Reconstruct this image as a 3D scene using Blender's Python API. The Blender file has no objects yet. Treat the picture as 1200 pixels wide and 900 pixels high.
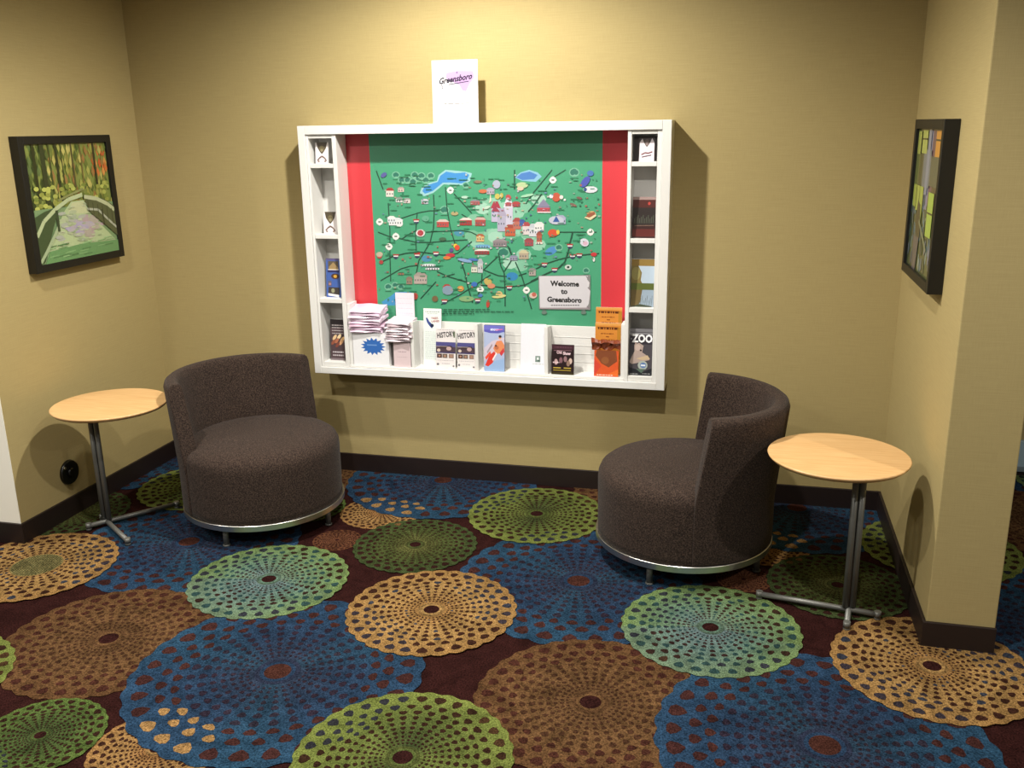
import bpy, math, random
from mathutils import Vector, Matrix
random.seed(7)
SC = bpy.context.scene
COL = SC.collection
PI = math.pi

# ------------------------------------------------------------ camera, world, lights, exposure
CAM = Vector((0.7046, -4.303, 1.75))
F_PX, YAW, PIT, ROL = 1089.92, 0.2478, 0.2701, -0.0161
fw = Vector((-math.sin(YAW)*math.cos(PIT), math.cos(YAW)*math.cos(PIT), -math.sin(PIT)))
rt = Vector((math.cos(YAW), math.sin(YAW), 0)); up = rt.cross(fw)
r2 = rt*math.cos(ROL) + up*math.sin(ROL); u2 = -rt*math.sin(ROL) + up*math.cos(ROL)
cd = bpy.data.cameras.new('camera'); cam = bpy.data.objects.new('camera', cd); COL.objects.link(cam)
cam.matrix_world = Matrix(((r2.x, u2.x, -fw.x, CAM.x), (r2.y, u2.y, -fw.y, CAM.y), (r2.z, u2.z, -fw.z, CAM.z), (0, 0, 0, 1)))
cd.sensor_width = 36; cd.lens = F_PX/1200*36; cd.clip_start = 0.05
SC.camera = cam

w = bpy.data.worlds.new('world'); SC.world = w; w.use_nodes = True
w.node_tree.nodes['Background'].inputs[0].default_value = (1.0, 0.93, 0.80, 1)
w.node_tree.nodes['Background'].inputs[1].default_value = 0.26
SC.view_settings.view_transform = 'Standard'; SC.view_settings.look = 'None'
SC.view_settings.gamma = 1; SC.view_settings.use_curve_mapping = False
SC.view_settings.exposure = -0.42

CEIL = 2.72
# (x, y, watts, cone degrees, blend, words for the fixture's label)
LAMPS = [(-0.50, -1.00, 98, 168, 0.5, 'nearest the wall, centred above the map display'),
         (-1.55, -2.15, 62, 150, 0.6, 'second row, above the left chair'),
         (0.45, -2.15, 62, 150, 0.6, 'second row, above the right chair'),
         (-3.20, -2.70, 44, 160, 0.6, 'beyond the left wall end'),
         (-2.50, -3.95, 36, 160, 0.6, 'third row, on the left near the camera'),
         (-1.10, -4.00, 44, 160, 0.6, 'third row, in the middle near the camera'),
         (2.90, -2.60, 72, 160, 0.6, 'beyond the right wall end by the corridor')]
LAMP_COL = (1.0, 0.96, 0.88)

# ------------------------------------------------------------ helpers
def lin(h):
    h = h.lstrip('#'); o = []
    for i in (0, 2, 4):
        c = int(h[i:i+2], 16)/255
        o.append(c/12.92 if c <= .04045 else ((c+.055)/1.055)**2.4)
    return (o[0], o[1], o[2], 1.0)

def mix(a, b, t): return tuple(a[i]*(1-t)+b[i]*t for i in range(3)) + (1.0,)

def tag(o, label=None, cat=None, group=None, kind=None):
    if label: o['label'] = label
    if cat: o['category'] = cat
    if group: o['group'] = group
    if kind: o['kind'] = kind
    return o

def empty(name, loc, rz=0):
    o = bpy.data.objects.new(name, None); COL.objects.link(o)
    o.location = loc; o.rotation_euler = (0, 0, rz); o.empty_display_size = .1
    return o

class MB:
    """collects vertices, faces and colours; build() links them as one mesh object"""
    def __init__(s): s.v = []; s.f = []; s.c = []; s.sm = []
    def add(s, vs, fs, col=(1, 1, 1, 1), smooth=False):
        n = len(s.v); s.v += [tuple(v) for v in vs]; s.f += [tuple(n+i for i in f) for f in fs]
        s.c += list(col) if isinstance(col, list) else [col]*len(vs)
        s.sm += [smooth]*len(fs)
    def box(s, x0, x1, y0, y1, z0, z1, col=(1, 1, 1, 1)):
        s.add([(x0,y0,z0),(x1,y0,z0),(x1,y1,z0),(x0,y1,z0),(x0,y0,z1),(x1,y0,z1),(x1,y1,z1),(x0,y1,z1)],
              [(0,3,2,1),(4,5,6,7),(0,1,5,4),(1,2,6,5),(2,3,7,6),(3,0,4,7)], col)
    def tube(s, a, b, r, n=16, col=(1, 1, 1, 1), r1=None):
        a = Vector(a); b = Vector(b); d = (b-a).normalized(); r1 = r if r1 is None else r1
        u = d.orthogonal().normalized(); w_ = d.cross(u); vs = []
        for p, rr in ((a, r), (b, r1)):
            for i in range(n):
                t = 2*PI*i/n; vs.append(p + (u*math.cos(t)+w_*math.sin(t))*rr)
        m = len(s.sm)
        s.add(vs, [(i, (i+1) % n, n+(i+1) % n, n+i) for i in range(n)] + [tuple(range(n))[::-1], tuple(range(n, 2*n))], col)
        for i in range(m, m+n): s.sm[i] = True
    def lathe(s, prof, n=64, cx=0, cy=0, col=(1, 1, 1, 1), close=True):
        vs = [(cx+r*math.cos(2*PI*i/n), cy+r*math.sin(2*PI*i/n), z) for r, z in prof for i in range(n)]
        fs = [(k*n+i, k*n+(i+1) % n, (k+1)*n+(i+1) % n, (k+1)*n+i) for k in range(len(prof)-1) for i in range(n)]
        m = len(s.sm)
        if close: fs += [tuple(range(n))[::-1], tuple(range((len(prof)-1)*n, len(prof)*n))]
        s.add(vs, fs, col)
        for i in range(m, m+(len(prof)-1)*n): s.sm[i] = True
    def build(s, name, mat, parent=None, loc=(0, 0, 0), rot=(0, 0, 0), bevel=0, seg=2):
        me = bpy.data.meshes.new(name); me.from_pydata(s.v, [], s.f); me.validate(); me.update()
        a = me.color_attributes.new('Col', 'FLOAT_COLOR', 'POINT')
        if len(s.c) == len(me.vertices):
            a.data.foreach_set('color', [x for c in s.c for x in c])
        if len(me.polygons) == len(s.sm): me.polygons.foreach_set('use_smooth', s.sm)
        me.materials.append(mat)
        o = bpy.data.objects.new(name, me); COL.objects.link(o)
        o.location = loc; o.rotation_euler = rot
        if parent: o.parent = parent
        if bevel:
            b = o.modifiers.new('bevel', 'BEVEL'); b.width = bevel; b.segments = seg; b.limit_method = 'ANGLE'; b.angle_limit = math.radians(40)
        return o

def box(name, mat, b, parent=None, loc=(0, 0, 0), bevel=.002, rot=(0, 0, 0)):
    m = MB(); m.box(*b); return m.build(name, mat, parent, loc, rot, bevel)

_fc = {}
def glyphs(txt, bold=0, shear=0):
    key = (txt, bold, shear)
    if key not in _fc:
        cu = bpy.data.curves.new('t', 'FONT'); cu.body = txt; cu.size = 1; cu.offset = bold; cu.shear = shear
        cu.resolution_u = 2; cu.align_x = 'CENTER'; cu.align_y = 'CENTER'
        o = bpy.data.objects.new('t', cu)
        me = bpy.data.meshes.new_from_object(o)
        _fc[key] = ([tuple(v.co) for v in me.vertices], [tuple(p.vertices) for p in me.polygons])
        bpy.data.objects.remove(o); bpy.data.curves.remove(cu); bpy.data.meshes.remove(me)
    return _fc[key]

class Sheet(MB):
    tone = 1.0
    """flat print: shapes given in a plane (u to the right, v up), front towards local -y, each on its own hair-thin layer"""
    def __init__(s, y=0, step=.00012, conv=None):
        super().__init__(); s.y = y; s.step = step; s.k = 1; s.conv = conv or (lambda a, b: (a, b))
    def poly(s, pts, col, lay=True):
        if isinstance(col, str): col = lin(col)
        q = [s.conv(*p) for p in pts]
        col = tuple(x*s.tone for x in col[:3])+(1.0,)
        ar = sum(q[i][0]*q[(i+1) % len(q)][1]-q[(i+1) % len(q)][0]*q[i][1] for i in range(len(q)))
        if ar < 0: q = q[::-1]
        s.add([(a, s.y-s.k*s.step, b) for a, b in q], [tuple(range(len(q)))], col)
        if lay: s.k += .15
    def rect(s, x0, y0, x1, y1, col): s.poly([(x0, y0), (x1, y0), (x1, y1), (x0, y1)], col)
    def ell(s, x, y, rx, ry, col, n=14, rot=0):
        c, d = math.cos(rot), math.sin(rot)
        s.poly([(x+rx*math.cos(t)*c-ry*math.sin(t)*d, y+rx*math.cos(t)*d+ry*math.sin(t)*c) for t in [2*PI*i/n for i in range(n)]], col)
    def line(s, pts, wd, col):
        for (x0, y0), (x1, y1) in zip(pts, pts[1:]):
            L = math.hypot(x1-x0, y1-y0) or 1; nx, ny = -(y1-y0)/L*wd/2, (x1-x0)/L*wd/2
            s.poly([(x0+nx, y0+ny), (x1+nx, y1+ny), (x1-nx, y1-ny), (x0-nx, y0-ny)], col, False)
        s.k += .3
    def star(s, x, y, r0, r1, n, col, sy=1):
        s.poly([(x+(r1 if i % 2 else r0)*math.cos(PI*i/n), y+sy*(r1 if i % 2 else r0)*math.sin(PI*i/n)) for i in range(2*n)], col)
    def text(s, x, y, size, txt, col, bold=.01, shear=0, rot=0, sx=1):
        if isinstance(col, str): col = lin(col)
        vs, fs = glyphs(txt, bold, shear); p0 = s.conv(x, y); c, d = math.cos(rot), math.sin(rot)
        s.add([(p0[0]+(v[0]*sx*c-v[1]*d)*size, s.y-s.k*s.step, p0[1]+(v[0]*sx*d+v[1]*c)*size) for v in vs], fs, col)
        s.k += .3

# ------------------------------------------------------------ materials
def mat(name):
    m = bpy.data.materials.new(name); m.use_nodes = True
    return m, m.node_tree, m.node_tree.nodes['Principled BSDF']

def node(nt, typ, **kw):
    n = nt.nodes.new(typ)
    for k, v in kw.items():
        if k.startswith('i_'): n.inputs[int(k[2:]) if k[2:].isdigit() else k[2:].replace('_', ' ')].default_value = v
        else: setattr(n, k, v)
    return n

def plain(name, hexc, rough=.5, metal=0, noise=0, scale=40, bump=0, coat=0, spec=.5):
    m, nt, b = mat(name); c = lin(hexc)
    b.inputs['Base Color'].default_value = c; b.inputs['Roughness'].default_value = rough
    b.inputs['Metallic'].default_value = metal; b.inputs['Coat Weight'].default_value = coat
    b.inputs['Specular IOR Level'].default_value = spec
    tc = node(nt, 'ShaderNodeTexCoord'); nz = node(nt, 'ShaderNodeTexNoise', i_Scale=scale, i_Detail=4.0)
    nt.links.new(tc.outputs['Object'], nz.inputs['Vector'])
    if noise:
        mx = node(nt, 'ShaderNodeMix', data_type='RGBA'); mx.inputs[6].default_value = tuple(x*(1-noise) for x in c[:3])+(1,)
        mx.inputs[7].default_value = tuple(min(1, x*(1+noise)) for x in c[:3])+(1,)
        nt.links.new(nz.outputs['Fac'], mx.inputs[0]); nt.links.new(mx.outputs[2], b.inputs['Base Color'])
    if bump:
        bp = node(nt, 'ShaderNodeBump', i_Strength=bump, i_Distance=.002)
        nt.links.new(nz.outputs['Fac'], bp.inputs['Height']); nt.links.new(bp.outputs['Normal'], b.inputs['Normal'])
    return m

def printed(name, rough=.35, coat=.3, noise=.04, coat_rough=.2):
    m, nt, b = mat(name)
    at = node(nt, 'ShaderNodeAttribute', attribute_name='Col'); b.inputs['Roughness'].default_value = rough
    b.inputs['Coat Weight'].default_value = coat; b.inputs['Coat Roughness'].default_value = coat_rough
    tc = node(nt, 'ShaderNodeTexCoord'); nz = node(nt, 'ShaderNodeTexNoise', i_Scale=90.0, i_Detail=3.0)
    nt.links.new(tc.outputs['Object'], nz.inputs['Vector'])
    mr = node(nt, 'ShaderNodeMapRange'); mr.inputs['To Min'].default_value = 1-noise; mr.inputs['To Max'].default_value = 1+noise
    nt.links.new(nz.outputs['Fac'], mr.inputs['Value'])
    vm = node(nt, 'ShaderNodeVectorMath', operation='SCALE')
    nt.links.new(at.outputs['Color'], vm.inputs[0]); nt.links.new(mr.outputs[0], vm.inputs['Scale'])
    nt.links.new(vm.outputs[0], b.inputs['Base Color'])
    return m

def wallpaper():
    m, nt, b = mat('woven_wallcovering'); b.inputs['Roughness'].default_value = .75
    b.inputs['Specular IOR Level'].default_value = .25
    g = node(nt, 'ShaderNodeNewGeometry'); sp = node(nt, 'ShaderNodeSeparateXYZ'); nt.links.new(g.outputs['Position'], sp.inputs[0])
    ad = node(nt, 'ShaderNodeMath', operation='ADD'); nt.links.new(sp.outputs[0], ad.inputs[0]); nt.links.new(sp.outputs[1], ad.inputs[1])
    cols = []
    for su, sv in ((9, 330), (330, 22)):
        cb = node(nt, 'ShaderNodeCombineXYZ'); a1 = node(nt, 'ShaderNodeMath', operation='MULTIPLY'); a2 = node(nt, 'ShaderNodeMath', operation='MULTIPLY')
        a1.inputs[1].default_value = su; a2.inputs[1].default_value = sv
        nt.links.new(ad.outputs[0], a1.inputs[0]); nt.links.new(sp.outputs[2], a2.inputs[0])
        nt.links.new(a1.outputs[0], cb.inputs[0]); nt.links.new(a2.outputs[0], cb.inputs[2])
        nz = node(nt, 'ShaderNodeTexNoise', i_Scale=1.0, i_Detail=3.0); nt.links.new(cb.outputs[0], nz.inputs['Vector']); cols.append(nz)
    mx = node(nt, 'ShaderNodeMath', operation='MULTIPLY_ADD'); mx.inputs[1].default_value = .6
    ml = node(nt, 'ShaderNodeMath', operation='MULTIPLY'); ml.inputs[1].default_value = .4
    nt.links.new(cols[1].outputs['Fac'], ml.inputs[0]); nt.links.new(cols[0].outputs['Fac'], mx.inputs[0]); nt.links.new(ml.outputs[0], mx.inputs[2])
    cr = node(nt, 'ShaderNodeValToRGB'); e = cr.color_ramp.elements
    e[0].position = .3; e[0].color = lin(WALL_LO); e[1].position = .7; e[1].color = lin(WALL_HI)
    nt.links.new(mx.outputs[0], cr.inputs[0]); nt.links.new(cr.outputs[0], b.inputs['Base Color'])
    bp = node(nt, 'ShaderNodeBump', i_Strength=.25, i_Distance=.001)
    nt.links.new(mx.outputs[0], bp.inputs['Height']); nt.links.new(bp.outputs[0], b.inputs['Normal'])
    return m

def carpet():
    m, nt, b = mat('patterned_carpet'); b.inputs['Roughness'].default_value = .95; b.inputs['Specular IOR Level'].default_value = .03
    at = node(nt, 'ShaderNodeAttribute', attribute_name='Col'); tc = node(nt, 'ShaderNodeTexCoord')
    n1 = node(nt, 'ShaderNodeTexNoise', i_Scale=190.0, i_Detail=2.0); n2 = node(nt, 'ShaderNodeTexNoise', i_Scale=11.0, i_Detail=5.0, i_Distortion=1.5)
    for n in (n1, n2): nt.links.new(tc.outputs['Object'], n.inputs['Vector'])
    m1 = node(nt, 'ShaderNodeMapRange'); m1.inputs['From Min'].default_value = .25; m1.inputs['From Max'].default_value = .75; m1.inputs['To Min'].default_value = .25; m1.inputs['To Max'].default_value = 1.75
    m2 = node(nt, 'ShaderNodeMapRange'); m2.inputs['From Min'].default_value = .3; m2.inputs['From Max'].default_value = .7; m2.inputs['To Min'].default_value = .68; m2.inputs['To Max'].default_value = 1.3
    nt.links.new(n1.outputs['Fac'], m1.inputs['Value']); nt.links.new(n2.outputs['Fac'], m2.inputs['Value'])
    mu = node(nt, 'ShaderNodeMath', operation='MULTIPLY'); nt.links.new(m1.outputs[0], mu.inputs[0]); nt.links.new(m2.outputs[0], mu.inputs[1])
    dk = node(nt, 'ShaderNodeMath', operation='MULTIPLY'); dk.inputs[1].default_value = .37; nt.links.new(mu.outputs[0], dk.inputs[0])
    vm = node(nt, 'ShaderNodeVectorMath', operation='SCALE'); nt.links.new(at.outputs['Color'], vm.inputs[0]); nt.links.new(dk.outputs[0], vm.inputs['Scale'])
    hs = node(nt, 'ShaderNodeHueSaturation'); hs.inputs['Saturation'].default_value = .92; nt.links.new(vm.outputs[0], hs.inputs['Color'])
    nt.links.new(hs.outputs[0], b.inputs['Base Color'])
    bp = node(nt, 'ShaderNodeBump', i_Strength=.6, i_Distance=.004); nt.links.new(n1.outputs['Fac'], bp.inputs['Height']); nt.links.new(bp.outputs[0], b.inputs['Normal'])
    return m

def fabric():
    m, nt, b = mat('heather_upholstery'); b.inputs['Roughness'].default_value = .95; b.inputs['Specular IOR Level'].default_value = .15
    b.inputs['Sheen Weight'].default_value = .05; b.inputs['Sheen Roughness'].default_value = .5
    tc = node(nt, 'ShaderNodeTexCoord'); n1 = node(nt, 'ShaderNodeTexNoise', i_Scale=210.0, i_Detail=3.0)
    n2 = node(nt, 'ShaderNodeTexNoise', i_Scale=420.0, i_Detail=1.0)
    nt.links.new(tc.outputs['Object'], n1.inputs['Vector']); nt.links.new(tc.outputs['Object'], n2.inputs['Vector'])
    cr = node(nt, 'ShaderNodeValToRGB'); e = cr.color_ramp.elements
    e[0].position = .32; e[0].color = lin('1d1613'); e[1].position = .7; e[1].color = lin('4f4037')
    x = cr.color_ramp.elements.new(.5); x.color = lin('352a24')
    nt.links.new(n1.outputs['Fac'], cr.inputs[0]); nt.links.new(cr.outputs[0], b.inputs['Base Color'])
    bp = node(nt, 'ShaderNodeBump', i_Strength=.5, i_Distance=.002); nt.links.new(n2.outputs['Fac'], bp.inputs['Height']); nt.links.new(bp.outputs[0], b.inputs['Normal'])
    return m

def maple():
    m, nt, b = mat('maple_laminate'); b.inputs['Roughness'].default_value = .38; b.inputs['Coat Weight'].default_value = .15
    tc = node(nt, 'ShaderNodeTexCoord'); mp = node(nt, 'ShaderNodeMapping'); mp.inputs['Scale'].default_value = (3, 40, 3)
    nz = node(nt, 'ShaderNodeTexNoise', i_Scale=2.5, i_Detail=6.0, i_Distortion=.6)
    nt.links.new(tc.outputs['Object'], mp.inputs[0]); nt.links.new(mp.outputs[0], nz.inputs['Vector'])
    cr = node(nt, 'ShaderNodeValToRGB'); e = cr.color_ramp.elements
    e[0].position = .3; e[0].color = lin('cda06a'); e[1].position = .7; e[1].color = lin('dcb47f')
    nt.links.new(nz.outputs['Fac'], cr.inputs[0]); nt.links.new(cr.outputs[0], b.inputs['Base Color'])
    return m

def glow(name, col, st):
    m, nt, b = mat(name); b.inputs['Emission Color'].default_value = col + (1,); b.inputs['Emission Strength'].default_value = st
    return m

WALL_LO, WALL_HI = 'a19062', 'ad9c6c'
M_WALL = wallpaper()
M_CARPET = carpet()
M_FABRIC = fabric()
M_MAPLE = maple()
M_WHITEWALL = plain('white_paint', 'f4efe2', .6, noise=.03, scale=8)
M_BASE = plain('dark_baseboard', '1e1311', .5, noise=.15, scale=30)
M_CEIL = plain('ceiling_paint', 'd8d0bc', .9, noise=.03)
M_LACQ = plain('white_lacquer', 'e0dfdc', .35, noise=.02, scale=5, coat=.2)
M_PRINT = printed('printed_card')
M_GLOSS = printed('glossy_map_print', .45, 1.0, .02, .45)
M_PICT = printed('art_print_under_glass', .3, .6, .10, .08)
M_PAPER = plain('thin_paper', 'e2d6de', .8, noise=.08, scale=25)
M_BLACK = plain('black_frame', '0c0b09', .45, noise=.2, scale=20)
M_PLASTIC = plain('black_plastic', '0c0c0b', .3)
M_STEEL = plain('brushed_steel', 'd8d6d0', .3, 1, noise=.08, scale=60)
M_GREY = plain('grey_metal', '6c6c68', .42, .4, noise=.1, scale=50)
M_PLATE = plain('clear_amber_pouch', '7a3a22', .25, noise=.4, scale=30)

# ------------------------------------------------------------ the setting
XL, XR, XP, YL, YR = -2.334, 1.368, 1.5855, 1.154, 1.198
def struct(name, mt, b, bevel=0):
    o = box(name, mt, b, bevel=bevel); tag(o, kind='structure'); return o
struct('wall_back', M_WALL, (XL-.2, XR+.05, 0, .12, 0, CEIL))
struct('wall_left', M_WALL, (XL-.16, XL, -YL, 0, 0, CEIL))
o = struct('wall_front_left', M_WHITEWALL, (XL-1.6, XL-.0005, -YL-.002, -YL+.12, 0, CEIL))
struct('wall_right', M_WALL, (XR, XP, -YR, .62, 0, CEIL), bevel=.004)
struct('wall_corridor', M_WALL, (XP-.05, 4.2, .62, .74, 0, CEIL))
struct('ceiling', M_CEIL, (-4.4, 4.6, -6.6, .9, CEIL, CEIL+.1))
T, HB = .012, .0975
struct('baseboard_back', M_BASE, (XL, XR, -T, 0, 0, HB), .002)
struct('baseboard_left', M_BASE, (XL, XL+T, -YL-.002, -T, 0, HB), .002)
struct('baseboard_front_left', M_BASE, (XL-1.6, XL+T, -YL-.002-T, -YL-.002, 0, HB), .002)
struct('baseboard_right', M_BASE, (XR-T, XR, -YR, -T, 0, HB), .002)
struct('baseboard_front_right', M_BASE, (XR-T, XP+T*.2, -YR-T, -YR, 0, HB), .002)
struct('baseboard_corridor', M_BASE, (XP, 4.2, .60, .62, 0, .03), .002)
struct('trim_1', plain('pale_blue_panel', '9fb6c4', .4), (XP, 4.2, .59, .62, .055, .19), .002)
struct('trim_2', plain('slate_strip', '75828a', .5), (XP, 4.2, .585, .62, .03, .055), .002)

# carpet: the printed medallions repeat every 1.75 m by 1.78 m
BASE = lin('44201d')
def medallion(mb, cx, cy, R, kind, z, under):
    P = {'gold': ('c4924a', 'cfa056', 'bb8844'), 'gold_s': ('c08c48', 'cd9c55', 'b98040'),
         'blue': ('30587e', '2d4b6e', '3a4862'), 'teal': ('8fae62', '78a088', '86a0a4'), 'brown': ('7c5530', '8a6238', '7a5632'),
         'green': ('4f5f34', '5f6c36', '77793f'), 'lime': ('95a347', '6c7d3a', '4d5a34'), 'rust': ('7c4a2c', '8a5636', '7c4a2c'), 'green_s': ('6f8a3c', '5c7338', '4f6134')}[kind]
    P = [lin(h) for h in P]
    N = {'gold_s': 28, 'rust': 22, 'green_s': 26, 'blue': 30, 'brown': 32}.get(kind, 30)
    ph = random.random()*.3
    def tint(t, a):
        c = mix(P[0], P[1], min(1, (1-t)*2.2)) if t > .55 else mix(P[1], P[2], min(1, (.55-t)*2.4))
        if kind == 'teal': c = mix(c, P[0] if math.sin(a) > -.2 else P[2], .45*abs(math.sin(a+.6)))
        if kind in ('lime',): c = mix(c, P[0], .25+.25*math.cos(a*2))
        if kind == 'blue': c = mix(c, lin('2a6580'), .35*max(0, math.sin(a*3+cx)))
        return c
    # disc with a scalloped edge
    seg = N*4; rings = [0, .12, .3, .5, .7, .85, 1]
    vs = []; cs = []
    for t in rings:
        for i in range(seg):
            a = 2*PI*i/seg; r = R*t*(1+(.035*abs(math.cos(a*N/2+ph*N/2)) if t == 1 else 0))
            vs.append((cx+r*math.cos(a), cy+r*math.sin(a), z)); cs.append(tint(t, a))
    fs = [(k*seg+i, (k+1)*seg+i, (k+1)*seg+(i+1) % seg, k*seg+(i+1) % seg) for k in range(1, len(rings)-1) for i in range(seg)]
    fs.append(tuple(range(seg, 2*seg)))
    mb.add(vs[seg:], [tuple(q-seg for q in f) for f in fs], cs[seg:])
    # rows of tear-shaped gaps
    zz = z+.0006
    for k, (t, hr) in enumerate(((.905, .052), (.775, .038), (.680, .032), (.592, .029), (.508, .027), (.432, .023), (.364, .020), (.302, .018), (.248, .015), (.203, .012))):
        step = 2*PI/N; off = ph+(k == 1)*step/2
        wid = step*t*R*(.31 if k < 3 else .29); rad = R*hr
        for i in range(N):
            a = off+i*step; rr = R*t; x, y = cx+rr*math.cos(a), cy+rr*math.sin(a)
            c = mix(BASE, under(x, y, z), .45)
            if kind in ('blue', 'brown') and k < 3: c = mix(BASE, lin('6b3a2a'), .35+.25*random.random())
            if kind == 'gold' and random.random() < .1: c = mix(BASE, lin('2c5674'), .6)
            if kind == 'teal' and random.random() < .35: c = mix(BASE, lin('2f6a6c'), .7)
            under_c = under(x, y, z, gold_only=True)
            if kind == 'blue' and under_c: c = under_c
            ux, uy = math.cos(a), math.sin(a); wj = wid*(.85+.3*random.random()); rj = rad*(.85+.3*random.random())
            pts = [(1, .55), (.45, 1), (-.35, .75), (-1, .12), (-1, -.12), (-.35, -.75), (.45, -1), (1, -.55)]
            vs = [(x+p*rj*ux-q*wj*uy, y+p*rj*uy+q*wj*ux, zz) for p, q in pts]
            mb.add(vs, [tuple(range(8))], mix(c, tint(t, a), (.32 if kind in ('blue', 'green', 'brown') and k > 2 else 0.05)))
    if kind == 'gold' and abs(cx+2.117) < .02 and cy < -1:      # this one has a striped centre
        mb.add([(cx+R*.33*math.cos(2*PI*i/30), cy+R*.33*math.sin(2*PI*i/30), zz+.0001) for i in range(30)], [tuple(range(30))], lin('b09a58'))
        for q in range(-8, 9):
            xx = q*R*.036; hh = math.sqrt(max(0, (R*.31)**2-xx*xx))
            mb.add([(cx+xx-.003, cy-hh, zz+.0002), (cx+xx+.003, cy-hh, zz+.0002), (cx+xx+.003, cy+hh, zz+.0002), (cx+xx-.003, cy+hh, zz+.0002)], [(0, 1, 2, 3)], lin('4c5a3c'))
        return
    sp = lin('5c3328') if kind == 'blue' else BASE
    for q, cc in ((.16, mix(P[1], BASE, .35)), (.125, P[1]), (.095, sp)):
        zz += .0001
        mb.add([(cx+R*q*math.cos(2*PI*i/20), cy+R*q*math.sin(2*PI*i/20), zz) for i in range(20)], [tuple(range(20))], cc)

LAY = {'gold_s': 0, 'rust': 0, 'blueA': 1, 'brown': 2, 'blueB': 3, 'green': 4, 'green_s': 4, 'lime': 5, 'teal': 6, 'gold': 7}
UNIT = [('gold', -.372, -1.335, .312), ('teal', -1.095, -1.240, .310), ('blueA', .125, -.985, .475), ('blueB', -.745, -1.835, .478),
        ('brown', -1.442, -1.775, .362), ('green', -.625, -.808, .262), ('lime', -.18, -.375, .312), ('gold_s', -.905, -.495, .190),
        ('rust', -.982, -.830, .105), ('green_s', -1.285, -.52, .185)]
PX_, PY_ = 1.745, 1.785
DISCS = []
for i in range(-2, 3):
    for j in range(-1, 2):
        for n, x, y, r in UNIT:
            X, Y = x+i*PX_, y+j*PY_
            if -3.6 < X < 3.4 and -3.2 < Y < 1.1: DISCS.append((LAY[n], n, X, Y, r))
DISCS.sort()
UC = {'gold_s': lin('c8964f'), 'rust': lin('7c4a2c'), 'blueA': lin('274a66'), 'blueB': lin('274a66'), 'brown': lin('6b4528'), 'green': lin('4f5f34'), 'green_s': lin('5c7338')}
def under(x, y, z, gold_only=False):
    best = None
    for l, n, X, Y, r in DISCS:
        if .001+l*.0008 < z-1e-6 and (x-X)**2+(y-Y)**2 < (r*.99)**2:
            if gold_only and n != 'gold_s': continue
            best = UC.get(n)
    if gold_only:
        return best if best and random.random() < .8 else None
    return best or BASE
fm = MB()
fm.box(-4.4, 4.6, -6.6, .9, -.05, 0, BASE)
for l, n, X, Y, r in DISCS:
    medallion(fm, X, Y, r, {'blueA': 'blue', 'blueB': 'blue'}.get(n, n), .001+l*.0008, under)
tag(fm.build('floor', M_CARPET), kind='structure')

# ------------------------------------------------------------ ceiling downlights
M_BULB = glow('lamp_lens', (1.0, .86, .66), 30)
for x, y, wt, cone, bl, words in LAMPS:
    t = empty('downlight', (x, y, CEIL)); tag(t, 'round white recessed ceiling downlight, ' + words, 'ceiling light', 'ceiling downlights')
    m = MB(); m.lathe([(.058, -.0005), (.058, -.006), (.085, -.004), (.088, 0)], 40, close=False); m.build('trim_ring', M_LACQ, t)
    m = MB(); m.lathe([(.056, -.002), (.05, -.004)], 32); m.build('lens', M_BULB, t)
    ld = bpy.data.lights.new('downlight_lamp', 'SPOT'); ld.energy = wt*3.0; ld.color = LAMP_COL
    ld.spot_size = math.radians(cone); ld.spot_blend = bl; ld.shadow_soft_size = .035
    lo = bpy.data.objects.new('downlight_lamp', ld); COL.objects.link(lo); lo.parent = t; lo.location = (0, 0, -.02)

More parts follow.
